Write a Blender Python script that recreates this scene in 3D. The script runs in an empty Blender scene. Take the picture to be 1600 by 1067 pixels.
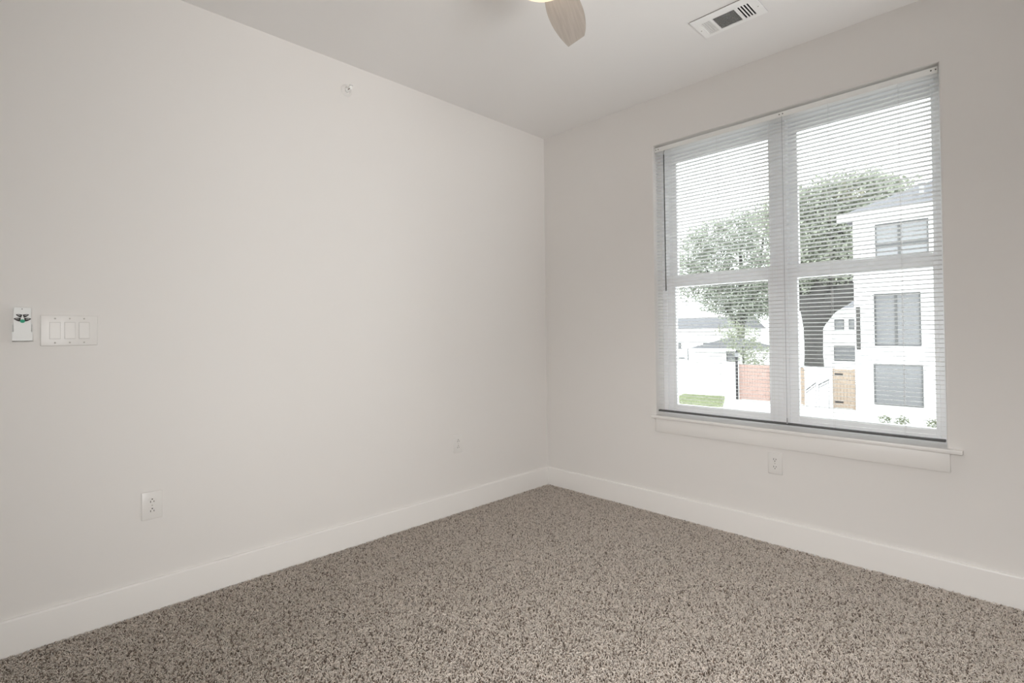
import bpy, bmesh, math, random
import numpy as np
from mathutils import Vector, Matrix

PI = math.pi
scn = bpy.context.scene
COL = scn.collection
H = 2.74            # ceiling height
ROOM_X, ROOM_Y = 4.1, -4.3
GZ = -3.3           # street level outside (the room is one storey up)

# ------------------------------------------------------------------ camera
cd = bpy.data.cameras.new('camera')
cam = bpy.data.objects.new('camera', cd)
COL.objects.link(cam)
yaw, pit, rol = 0.8071, 0.0128, -0.0112
F = Vector((-math.sin(yaw)*math.cos(pit), math.cos(yaw)*math.cos(pit), math.sin(pit)))
R0 = F.cross(Vector((0, 0, 1))).normalized()
U0 = R0.cross(F)
R1 = math.cos(rol)*R0 + math.sin(rol)*U0
U1 = -math.sin(rol)*R0 + math.cos(rol)*U0
m3 = Matrix((R1, U1, -F)).transposed()
cam.matrix_world = Matrix.Translation((2.6991, -3.126, 1.19)) @ m3.to_4x4()
cd.sensor_fit = 'HORIZONTAL'
cd.sensor_width = 36.0
cd.lens = 36.0*807.64/1600
cd.shift_x = 23.68/1600
cd.shift_y = -22.70/1600
cd.clip_start = 0.02
cd.clip_end = 500
scn.camera = cam

# ------------------------------------------------------------------ world, light, exposure
w = bpy.data.worlds.new('overcast_sky')
scn.world = w
w.use_nodes = True
bg = w.node_tree.nodes['Background']
bg.inputs['Color'].default_value = (0.94, 0.97, 1.0, 1)
bg.inputs['Strength'].default_value = 5.2


def area_light(name, loc, target, size, size_y, power, color=(1, 1, 1)):
    ld = bpy.data.lights.new(name, 'AREA')
    ld.shape = 'RECTANGLE'
    ld.size, ld.size_y, ld.energy, ld.color = size, size_y, power, color
    o = bpy.data.objects.new(name, ld)
    COL.objects.link(o)
    o.location = loc
    o.rotation_euler = (Vector(target)-Vector(loc)).to_track_quat('-Z', 'Y').to_euler()
    return o


# added fill lamps, no such source seen; set in three made-up openings
DOOR_FILL = area_light('added_door_fill', (ROOM_X+0.25, -3.3, 1.1), (0, -1.45, 0.95), 0.95, 2.0, 20.5, (1.0, 0.985, 0.965))
DOOR_FILL.data.spread = math.radians(76)
SIDE_FILL = area_light('added_side_fill', (ROOM_X+0.02, -1.25, 0.8), (2.0, -1.2, 2.74), 0.95, 1.1, 8.6, (1.0, 0.985, 0.97))
SIDE_FILL.data.spread = math.radians(70)
BACK_FILL = area_light('added_back_fill', (2.6, ROOM_Y-0.05, 1.65), (2.5, -1.5, 0), 0.95, 0.9, 16.5, (1.0, 0.985, 0.97))
BACK_FILL.data.spread = math.radians(74)
# sky portal in the window opening (guides the sampling of the sky only)
pl = area_light('window_portal', (1.68, 0.24, 1.53), (1.68, -1, 1.53), 1.5, 1.8, 1.0)
pl.data.cycles.is_portal = True

scn.view_settings.view_transform = 'Standard'
scn.view_settings.look = 'None'
scn.view_settings.gamma = 1.0
scn.view_settings.exposure = 0.0
scn.view_settings.use_curve_mapping = False
scn.cycles.max_bounces = 14
scn.cycles.diffuse_bounces = 8
scn.cycles.transparent_max_bounces = 16
scn.cycles.sample_clamp_indirect = 6.0

# ------------------------------------------------------------------ materials


def mat(name, color, rough=0.5, spec=0.5, metal=0.0, noise=0.0, nscale=40.0, bump=0.0, bscale=200.0, bdist=0.001,
        emit=None, estr=0.0):
    m = bpy.data.materials.new(name)
    m.use_nodes = True
    nt = m.node_tree
    b = nt.nodes['Principled BSDF']
    b.inputs['Base Color'].default_value = (*color, 1)
    b.inputs['Roughness'].default_value = rough
    b.inputs['Specular IOR Level'].default_value = spec
    b.inputs['Metallic'].default_value = metal
    if emit:
        b.inputs['Emission Color'].default_value = (*emit, 1)
        b.inputs['Emission Strength'].default_value = estr
    if noise or bump:
        tc = nt.nodes.new('ShaderNodeTexCoord')
    if noise:
        n = nt.nodes.new('ShaderNodeTexNoise')
        n.inputs['Scale'].default_value = nscale
        n.inputs['Detail'].default_value = 4
        nt.links.new(tc.outputs['Object'], n.inputs['Vector'])
        mx = nt.nodes.new('ShaderNodeMix')
        mx.data_type = 'RGBA'
        mx.inputs[6].default_value = (*[c*(1-noise) for c in color], 1)
        mx.inputs[7].default_value = (*[min(1, c*(1+noise)) for c in color], 1)
        nt.links.new(n.outputs['Fac'], mx.inputs['Factor'])
        nt.links.new(mx.outputs[2], b.inputs['Base Color'])
    if bump:
        n2 = nt.nodes.new('ShaderNodeTexNoise')
        n2.inputs['Scale'].default_value = bscale
        n2.inputs['Detail'].default_value = 3
        nt.links.new(tc.outputs['Object'], n2.inputs['Vector'])
        bp = nt.nodes.new('ShaderNodeBump')
        bp.inputs['Strength'].default_value = bump
        bp.inputs['Distance'].default_value = bdist
        nt.links.new(n2.outputs['Fac'], bp.inputs['Height'])
        nt.links.new(bp.outputs['Normal'], b.inputs['Normal'])
    return m


def translucent_mat(name, color, frac, rough=0.45, spec=0.4):
    m = bpy.data.materials.new(name)
    m.use_nodes = True
    nt = m.node_tree
    b = nt.nodes['Principled BSDF']
    b.inputs['Base Color'].default_value = (*color, 1)
    b.inputs['Roughness'].default_value = rough
    b.inputs['Specular IOR Level'].default_value = spec
    t = nt.nodes.new('ShaderNodeBsdfTranslucent')
    t.inputs['Color'].default_value = (*color, 1)
    mx = nt.nodes.new('ShaderNodeMixShader')
    mx.inputs['Fac'].default_value = frac
    nt.links.new(b.outputs[0], mx.inputs[1])
    nt.links.new(t.outputs[0], mx.inputs[2])
    nt.links.new(mx.outputs[0], nt.nodes['Material Output'].inputs['Surface'])
    return m


def glass_mat(name, tint=(0.95, 0.97, 0.96)):
    m = bpy.data.materials.new(name)
    m.use_nodes = True
    nt = m.node_tree
    nt.nodes.remove(nt.nodes['Principled BSDF'])
    t = nt.nodes.new('ShaderNodeBsdfTransparent')
    t.inputs['Color'].default_value = (*tint, 1)
    g = nt.nodes.new('ShaderNodeBsdfGlossy')
    g.inputs['Roughness'].default_value = 0.02
    fr = nt.nodes.new('ShaderNodeFresnel')
    fr.inputs['IOR'].default_value = 1.45
    mx = nt.nodes.new('ShaderNodeMixShader')
    nt.links.new(fr.outputs[0], mx.inputs['Fac'])
    nt.links.new(t.outputs[0], mx.inputs[1])
    nt.links.new(g.outputs[0], mx.inputs[2])
    nt.links.new(mx.outputs[0], nt.nodes['Material Output'].inputs['Surface'])
    return m


def attr_mat(name, attr, rough=0.9, spec=0.1, transl=0.0):
    m = bpy.data.materials.new(name)
    m.use_nodes = True
    nt = m.node_tree
    b = nt.nodes['Principled BSDF']
    b.inputs['Roughness'].default_value = rough
    b.inputs['Specular IOR Level'].default_value = spec
    a = nt.nodes.new('ShaderNodeAttribute')
    a.attribute_name = attr
    nt.links.new(a.outputs['Color'], b.inputs['Base Color'])
    if transl:
        t = nt.nodes.new('ShaderNodeBsdfTranslucent')
        nt.links.new(a.outputs['Color'], t.inputs['Color'])
        mx = nt.nodes.new('ShaderNodeMixShader')
        mx.inputs['Fac'].default_value = transl
        nt.links.new(b.outputs[0], mx.inputs[1])
        nt.links.new(t.outputs[0], mx.inputs[2])
        nt.links.new(mx.outputs[0], nt.nodes['Material Output'].inputs['Surface'])
    return m


M = {}
M['wall'] = mat('wall_paint', (0.80, 0.782, 0.762), 0.75, 0.25, bump=0.05, bscale=260, bdist=0.0006)
M['ceiling'] = mat('ceiling_paint', (0.86, 0.85, 0.84), 0.85, 0.2, bump=0.05, bscale=260, bdist=0.0006)
M['trim'] = mat('white_trim_paint', (0.865, 0.85, 0.83), 0.35, 0.5)
M['vinyl'] = mat('white_vinyl', (0.93, 0.935, 0.95), 0.35, 0.5)
M['plastic'] = mat('white_plastic', (0.80, 0.785, 0.765), 0.3, 0.5)
M['plastic_cool'] = mat('pale_grey_plastic', (0.74, 0.75, 0.74), 0.35, 0.5)
M['screw'] = mat('painted_screw', (0.52, 0.50, 0.47), 0.4, 0.5)
M['gap'] = mat('shadow_gap_plastic', (0.60, 0.585, 0.565), 0.5, 0.3)
M['vent'] = mat('bright_white_enamel', (0.93, 0.93, 0.92), 0.35, 0.5)
M['railshade'] = mat('backlit_rail_shade', (0.11, 0.11, 0.112), 0.5, 0.3)  # backlit shade of the white bottom rail, put into its colour
M['dark'] = mat('dark_slot', (0.025, 0.024, 0.022), 0.6, 0.2)
M['slot'] = mat('socket_slot', (0.08, 0.075, 0.07), 0.6, 0.2)
M['button'] = mat('black_rubber_button', (0.03, 0.028, 0.026), 0.55, 0.3)
M['icon'] = mat('button_print', (0.72, 0.72, 0.70), 0.5, 0.3)
M['green'] = mat('green_button', (0.03, 0.33, 0.20), 0.5, 0.3)
M['metal_white'] = mat('white_enamel', (0.90, 0.90, 0.885), 0.35, 0.5)
M['vent_shade'] = mat('dark_vent_shade', (0.02, 0.02, 0.02), 0.9, 0.1)
M['chrome'] = mat('chrome', (0.75, 0.74, 0.72), 0.2, 0.5, 1.0)
M['bulb'] = mat('red_glass_bulb', (0.10, 0.05, 0.04), 0.2, 0.5)
M['nickel'] = mat('brushed_nickel', (0.55, 0.53, 0.50), 0.35, 0.5, 1.0)
M['blind'] = translucent_mat('white_blind_slat', (0.94, 0.94, 0.94), 0.30)
M['cord'] = mat('white_cord', (0.80, 0.80, 0.80), 0.7, 0.2)
M['cordgrey'] = mat('grey_cord', (0.42, 0.42, 0.43), 0.7, 0.2)
M['wand'] = mat('smoked_plastic_wand', (0.07, 0.07, 0.068), 0.2, 0.5)
M['bracket'] = mat('bracket_hole', (0.12, 0.12, 0.11), 0.5, 0.3)
M['pane'] = glass_mat('window_glass')
M['stucco'] = mat('white_stucco', (0.80, 0.80, 0.80), 0.9, 0.2, noise=0.02, nscale=3)
M['roof'] = mat('grey_shingle', (0.115, 0.115, 0.122), 0.9, 0.2, noise=0.15, nscale=6)
M['roof_pale'] = mat('pale_shingle', (0.14, 0.14, 0.15), 0.9, 0.2, noise=0.12, nscale=6)
M['darkglass'] = mat('dark_window_glass', (0.14, 0.14, 0.145), 0.15, 0.5)
M['midglass'] = mat('grey_window_glass', (0.19, 0.193, 0.20), 0.15, 0.5)
M['darkframe'] = mat('dark_window_frame', (0.09, 0.09, 0.09), 0.5, 0.3)
M['concrete'] = mat('pale_concrete', (0.50, 0.495, 0.48), 0.95, 0.1, noise=0.06, nscale=0.8)
M['cedar'] = mat('cedar_boards', (0.36, 0.25, 0.22), 0.85, 0.2, noise=0.12, nscale=2.5)
M['pine'] = mat('pine_boards', (0.33, 0.26, 0.205), 0.85, 0.2, noise=0.12, nscale=2.5)
M['black'] = mat('black_metal', (0.02, 0.02, 0.022), 0.5, 0.4)
M['greymetal'] = mat('grey_metal', (0.28, 0.28, 0.29), 0.5, 0.4)
M['bark'] = mat('bark', (0.075, 0.072, 0.069), 0.95, 0.1, noise=0.25, nscale=5)
M['leaf'] = attr_mat('leaves', 'tint', 0.6, 0.25, 0.3)
M['grass'] = attr_mat('grass_blades', 'tint', 0.7, 0.2, 0.25)
M['turf'] = mat('turf_soil', (0.27, 0.30, 0.18), 0.95, 0.1, noise=0.15, nscale=4)
M['carpaint'] = mat('grey_car_paint', (0.09, 0.09, 0.10), 0.3, 0.5)
M['pile'] = attr_mat('carpet_yarn', 'tint', 0.95, 0.05, 0.25)


def wood_mat():
    m = bpy.data.materials.new('washed_grey_wood')
    m.use_nodes = True
    nt = m.node_tree
    b = nt.nodes['Principled BSDF']
    b.inputs['Roughness'].default_value = 0.5
    b.inputs['Specular IOR Level'].default_value = 0.3
    tc = nt.nodes.new('ShaderNodeTexCoord')
    mp = nt.nodes.new('ShaderNodeMapping')
    mp.inputs['Scale'].default_value = (6, 110, 6)
    n = nt.nodes.new('ShaderNodeTexNoise')
    n.inputs['Scale'].default_value = 1.0
    n.inputs['Detail'].default_value = 6
    n.inputs['Distortion'].default_value = 0.6
    r = nt.nodes.new('ShaderNodeValToRGB')
    r.color_ramp.elements[0].position = 0.3
    r.color_ramp.elements[0].color = (0.45, 0.40, 0.355, 1)
    r.color_ramp.elements[1].position = 0.7
    r.color_ramp.elements[1].color = (0.54, 0.485, 0.435, 1)
    nt.links.new(tc.outputs['Object'], mp.inputs['Vector'])
    nt.links.new(mp.outputs[0], n.inputs['Vector'])
    nt.links.new(n.outputs['Fac'], r.inputs['Fac'])
    nt.links.new(r.outputs[0], b.inputs['Base Color'])
    return m


M['wood'] = wood_mat()


def carpet_base_mat():
    m = bpy.data.materials.new('carpet_backing')
    m.use_nodes = True
    nt = m.node_tree
    b = nt.nodes['Principled BSDF']
    b.inputs['Roughness'].default_value = 0.95
    b.inputs['Specular IOR Level'].default_value = 0.05
    tc = nt.nodes.new('ShaderNodeTexCoord')
    n = nt.nodes.new('ShaderNodeTexNoise')
    n.inputs['Scale'].default_value = 160
    n.inputs['Detail'].default_value = 3
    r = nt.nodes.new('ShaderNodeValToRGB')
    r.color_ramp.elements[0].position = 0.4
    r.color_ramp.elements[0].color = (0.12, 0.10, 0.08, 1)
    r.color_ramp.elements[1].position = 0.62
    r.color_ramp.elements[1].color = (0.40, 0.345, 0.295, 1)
    nt.links.new(tc.outputs['Object'], n.inputs['Vector'])
    nt.links.new(n.outputs['Fac'], r.inputs['Fac'])
    nt.links.new(r.outputs[0], b.inputs['Base Color'])
    return m


M['backing'] = carpet_base_mat()

# ------------------------------------------------------------------ mesh helpers


def new_bm():
    return bmesh.new()


def box(bm, lo, hi, bevel=0.0, seg=2):
    """axis-aligned box added to bm, edges rounded by bevel"""
    t = bmesh.new()
    bmesh.ops.create_cube(t, size=1.0)
    s = [hi[i]-lo[i] for i in range(3)]
    c = [(hi[i]+lo[i])/2 for i in range(3)]
    for v in t.verts:
        v.co = Vector((v.co.x*s[0]+c[0], v.co.y*s[1]+c[1], v.co.z*s[2]+c[2]))
    if bevel:
        bmesh.ops.bevel(t, geom=t.edges[:], offset=min(bevel, min(s)*0.49), segments=seg, affect='EDGES', profile=0.5)
    merge(bm, t)
    return bm


def merge(bm, t):
    me = bpy.data.meshes.new('tmp')
    t.to_mesh(me)
    t.free()
    bm.from_mesh(me)
    bpy.data.meshes.remove(me)


def tube(bm, a, b, r0, r1=None, seg=12, cap=True):
    a, b = Vector(a), Vector(b)
    r1 = r0 if r1 is None else r1
    d = b-a
    t = bmesh.new()
    bmesh.ops.create_cone(t, cap_ends=cap, segments=seg, radius1=r0, radius2=r1, depth=d.length)
    q = d.to_track_quat('Z', 'Y').to_matrix().to_4x4()
    bmesh.ops.transform(t, matrix=Matrix.Translation((a+b)/2) @ q, verts=t.verts[:])
    merge(bm, t)
    return bm


def path(bm, pts, r, seg=8):
    for a, b in zip(pts[:-1], pts[1:]):
        tube(bm, a, b, r, r, seg)
    return bm


def lathe(bm, prof, seg=40, c=(0, 0, 0), axis='Z'):
    """revolve (radius, height) pairs"""
    rings = []
    for r, h in prof:
        ring = []
        if r < 1e-6:
            v = (0, 0, h)
            ring = [bm.verts.new(v)]
        else:
            for k in range(seg):
                a = 2*PI*k/seg
                ring.append(bm.verts.new((r*math.cos(a), r*math.sin(a), h)))
        rings.append(ring)
    for A, B in zip(rings[:-1], rings[1:]):
        for k in range(seg):
            k2 = (k+1) % seg
            if len(A) == 1 and len(B) == 1:
                continue
            if len(A) == 1:
                bm.faces.new((A[0], B[k], B[k2]))
            elif len(B) == 1:
                bm.faces.new((A[k], A[k2], B[0]))
            else:
                bm.faces.new((A[k], A[k2], B[k2], B[k]))
    allv = [v for r in rings for v in r]
    for v in allv:
        x, y, z = v.co
        if axis == 'X':
            v.co = Vector((z, x, y))
        v.co += Vector(c)
    return bm


def prism(bm, pts2, f, d0, d1):
    """extrude 2-D outline; f(u, v, d) gives the 3-D point"""
    A = [bm.verts.new(f(u, v, d0)) for u, v in pts2]
    B = [bm.verts.new(f(u, v, d1)) for u, v in pts2]
    n = len(pts2)
    bm.faces.new(A)
    bm.faces.new(B[::-1])
    for k in range(n):
        bm.faces.new((A[k], B[k], B[(k+1) % n], A[(k+1) % n]))
    return bm


def obj(name, bm, m, parent=None, smooth=None, loc=None):
    bmesh.ops.recalc_face_normals(bm, faces=bm.faces[:])
    me = bpy.data.meshes.new(name)
    bm.to_mesh(me)
    bm.free()
    me.materials.append(M[m] if isinstance(m, str) else m)
    if smooth is not None:
        me.polygons.foreach_set('use_smooth', [True]*len(me.polygons))
        try:
            me.set_sharp_from_angle(angle=math.radians(smooth))
        except Exception:
            pass
    o = bpy.data.objects.new(name, me)
    COL.objects.link(o)
    if parent is not None:
        o.parent = parent
    if loc:
        o.location = loc
    return o


def np_mesh(name, V, faces_idx, sizes, tint, m, parent=None, smooth=False):
    """fast mesh: V (n,3); faces_idx flat loops; sizes per face; tint (n,3)"""
    me = bpy.data.meshes.new(name)
    me.vertices.add(len(V))
    me.vertices.foreach_set('co', np.asarray(V, np.float32).ravel())
    me.loops.add(len(faces_idx))
    me.loops.foreach_set('vertex_index', np.asarray(faces_idx, np.int32))
    st = np.concatenate([[0], np.cumsum(sizes)[:-1]]).astype(np.int32)
    me.polygons.add(len(sizes))
    me.polygons.foreach_set('loop_start', st)
    try:
        me.polygons.foreach_set('loop_total', np.asarray(sizes, np.int32))
    except Exception:
        pass
    at = me.attributes.new('tint', 'FLOAT_COLOR', 'POINT')
    c = np.ones((len(V), 4), np.float32)
    c[:, :3] = tint
    at.data.foreach_set('color', c.ravel())
    me.update(calc_edges=True)
    if smooth:
        me.polygons.foreach_set('use_smooth', [True]*len(me.polygons))
    me.materials.append(M[m])
    o = bpy.data.objects.new(name, me)
    COL.objects.link(o)
    if parent is not None:
        o.parent = parent
    return o


def empty(name, loc, label, cat, group=None, rz=0.0):
    o = bpy.data.objects.new(name, None)
    o.empty_display_size = 0.1
    COL.objects.link(o)
    o.location = loc
    o.rotation_euler = (0, 0, rz)
    o['label'] = label
    o['category'] = cat
    if group:
        o['group'] = group
    return o


def tag(o, label=None, cat=None, group=None, kind=None):
    for k, v in (('label', label), ('category', cat), ('group', group), ('kind', kind)):
        if v:
            o[k] = v
    return o


def struct(name, bm, m, label, cat, smooth=None):
    return tag(obj(name, bm, m, smooth=smooth), label, cat, None, 'structure')


def tree_copy(o, parent=None):
    c = o.copy()
    COL.objects.link(c)
    if parent is not None:
        c.parent = parent
    for ch in list(o.children):
        tree_copy(ch, c)
    return c


# ------------------------------------------------------------------ the room shell
FZ = -0.009       # backing of the carpet; its pile reaches z = 0
bm = new_bm()
box(bm, (-0.15, ROOM_Y-1.4, FZ-0.08), (ROOM_X+1.4, 0, FZ))
struct('floor', bm, 'backing', 'floor under the beige and brown carpet', 'floor')
bm = new_bm()
box(bm, (-0.2, ROOM_Y-1.4, H), (ROOM_X+1.4, 0.22, H+0.12))
struct('ceiling', bm, 'ceiling', 'plain white painted ceiling over the room', 'ceiling')
bm = new_bm()
box(bm, (-0.15, ROOM_Y-0.2, FZ-0.08), (0, 0.22, H))
struct('wall_left', bm, 'wall', 'long plain off-white wall with the light switches', 'wall')
# unseen side wall; its openings are made up to let the fill lamps in
bm = new_bm()
DY0, DY1, DZ = -3.8, -2.8, 2.15
box(bm, (ROOM_X, ROOM_Y-0.2, FZ-0.08), (ROOM_X+0.15, DY0, H))
box(bm, (ROOM_X, DY1, FZ-0.08), (ROOM_X+0.15, -1.9, H))
box(bm, (ROOM_X, -0.6, FZ-0.08), (ROOM_X+0.15, 0.22, H))
box(bm, (ROOM_X, -1.9, 1.6), (ROOM_X+0.15, -0.6, H))
box(bm, (ROOM_X, -1.9, FZ-0.08), (ROOM_X+0.15, -0.6, 0.1))
box(bm, (ROOM_X, DY0, DZ), (ROOM_X+0.15, DY1, H))
struct('wall_right', bm, 'wall', 'off-white side wall with added openings opposite the light switches', 'wall')
bm = new_bm()
box(bm, (0, ROOM_Y-0.15, FZ-0.08), (2.05, ROOM_Y, H))
box(bm, (3.15, ROOM_Y-0.15, FZ-0.08), (ROOM_X, ROOM_Y, H))
box(bm, (2.05, ROOM_Y-0.15, DZ), (3.15, ROOM_Y, H))  # opening below is made up for the back fill lamp
struct('wall_back', bm, 'wall', 'off-white wall with an added opening opposite the window', 'wall')

# unseen walls added beyond the openings to keep sky light out
bm = new_bm()
box(bm, (ROOM_X+1.25, ROOM_Y-1.4, FZ), (ROOM_X+1.4, 0.22, H))
box(bm, (ROOM_X+0.15, 0.0, FZ), (ROOM_X+1.25, 0.22, H))
struct('wall_side_light_block', bm, 'wall', 'unseen wall added to block sky light beyond the side openings', 'wall')
bm = new_bm()
box(bm, (-0.15, ROOM_Y-1.4, FZ), (ROOM_X+1.25, ROOM_Y-1.25, H))
box(bm, (-0.15, ROOM_Y-1.25, FZ), (0, ROOM_Y-0.2, H))
struct('wall_back_light_block', bm, 'wall', 'unseen wall added to block sky light behind the room', 'wall')

# window wall: one skin with a round-edged drywall opening
HX0, HX1, HZ0, HZ1 = 0.9515, 2.405, 0.622, 2.424
RL, RR, RB, RT = 0.004, 0.0115, 0.004, 0.006
WD = 0.22
bm = new_bm()
loops = []


def ring(x0, x1, z0, z1, y):
    loops.append([bm.verts.new((x0, y, z0)), bm.verts.new((x1, y, z0)), bm.verts.new((x1, y, z1)), bm.verts.new((x0, y, z1))])


ring(0, ROOM_X, FZ-0.08, H, WD)
ring(0, ROOM_X, FZ-0.08, H, 0)
N = 6
for k in range(N+1):
    a = PI/2*k/N
    o_, d_ = 1-math.sin(a), 1-math.cos(a)
    y = RR*d_
    ring(HX0-RL*o_, HX1+RR*o_, HZ0-RB*o_, HZ1+RT*o_, y)
ring(HX0, HX1, HZ0, HZ1, WD)
loops.append(loops[0])
for A, B in zip(loops[:-1], loops[1:]):
    for k in range(4):
        bm.faces.new((A[k], A[(k+1) % 4], B[(k+1) % 4], B[k]))
struct('wall_window', bm, 'wall', 'off-white wall around the large window', 'wall', smooth=35)


# baseboards: flat board with a rounded top edge
def baseboard(name, a, b, n, label):
    """a, b: ends along the wall foot; n: direction into the room"""
    a, b, n = Vector(a), Vector(b), Vector(n)
    t, h, r = 0.014, 0.135, 0.008
    prof = [(0, FZ), (t, FZ)]
    for k in range(6):
        q = PI/2*k/5
        prof.append((t-r+r*math.cos(q), h-r+r*math.sin(q)))
    prof.append((0, h))
    bm = new_bm()
    A = [bm.verts.new(a+n*u+Vector((0, 0, z))) for u, z in prof]
    B = [bm.verts.new(b+n*u+Vector((0, 0, z))) for u, z in prof]
    bm.faces.new(A)
    bm.faces.new(B[::-1])
    for k in range(len(prof)):
        k2 = (k+1) % len(prof)
        bm.faces.new((A[k], B[k], B[k2], A[k2]))
    return struct(name, bm, 'trim', label, 'baseboard', smooth=40)


baseboard('baseboard_left', (0, ROOM_Y, 0), (0, 0, 0), (1, 0, 0), 'white baseboard along the wall with the light switches')
baseboard('baseboard_window', (0.014, 0, 0), (ROOM_X, 0, 0), (0, -1, 0), 'white baseboard under the window')
baseboard('baseboard_right', (ROOM_X, DY1, 0), (ROOM_X, -0.014, 0), (-1, 0, 0), 'white baseboard between the added opening and the window wall')

# window stool and apron
bm = new_bm()
box(bm, (0.927, -0.032, 0.6225), (2.462, 0.0, 0.642), 0.003)
box(bm, (HX0+0.0005, -0.004, 0.6225), (HX1-0.0005, 0.104, 0.642))
struct('trim_1', bm, 'trim', 'white window sill board with projecting ends', 'window sill', smooth=40)
bm = new_bm()
box(bm, (0.954, -0.016, 0.535), (2.417, 0.0, 0.6223), 0.002)
struct('trim_2', bm, 'trim', 'flat white apron board under the window sill', 'window apron', smooth=40)


# two mulled double-hung window units
def window_unit(name, x0, x1, g0, g1, label):
    """x0..x1 frame, g0..g1 glass"""
    root = bpy.data.objects.new(name, None)
    COL.objects.link(root)
    root.location = (0, 0, 0)
    tag(root, label, 'window', None, 'structure')
    zt, zb = HZ1, 0.6235
    gt, gb, ra, rb = 2.330, 0.708, 1.488, 1.558
    fw = 0.030

    def bars(y0, y1, a0, a1, c0, c1, i0, i1, j0, j1):
        b = new_bm()
        box(b, (a0, y0, c0), (i0, y1, c1), 0.002, 1)
        box(b, (i1, y0, c0), (a1, y1, c1), 0.002, 1)
        box(b, (i0, y0, c0), (i1, y1, j0), 0.002, 1)
        box(b, (i0, y0, j1), (i1, y1, c1), 0.002, 1)
        return b
    obj('frame', bars(0.106, 0.20, x0, x1, zb, zt, x0+fw, x1-fw, 0.662, zt-fw), 'vinyl', root)
    up = obj('upper_sash', bars(0.152, 0.182, x0+fw, x1-fw, ra, zt-fw, g0, g1, rb-0.02, gt), 'vinyl', root)
    lo = obj('lower_sash', bars(0.116, 0.148, x0+fw, x1-fw, 0.662, rb, g0, g1, gb, ra), 'vinyl', root)
    b = new_bm()
    box(b, (g0-0.004, 0.165, rb-0.024), (g1+0.004, 0.169, gt+0.004))
    obj('pane', b, 'pane', up)
    b = new_bm()
    box(b, (g0-0.004, 0.130, gb-0.004), (g1+0.004, 0.134, ra+0.004))
    obj('pane', b, 'pane', lo)
    b = new_bm()
    xm = (g0+g1)/2
    box(b, (xm-0.03, 0.108, ra+0.03), (xm+0.03, 0.116, ra+0.05), 0.003)
    obj('sash_lock', b, 'vinyl', lo)
    return root


window_unit('window_1', HX0, 1.692, 1.036, 1.614, 'white double-hung window unit nearer the room corner')
window_unit('window_2', 1.692, HX1, 1.768, 2.358, 'white double-hung window unit farther from the room corner')

# ------------------------------------------------------------------ carpet pile


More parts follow.
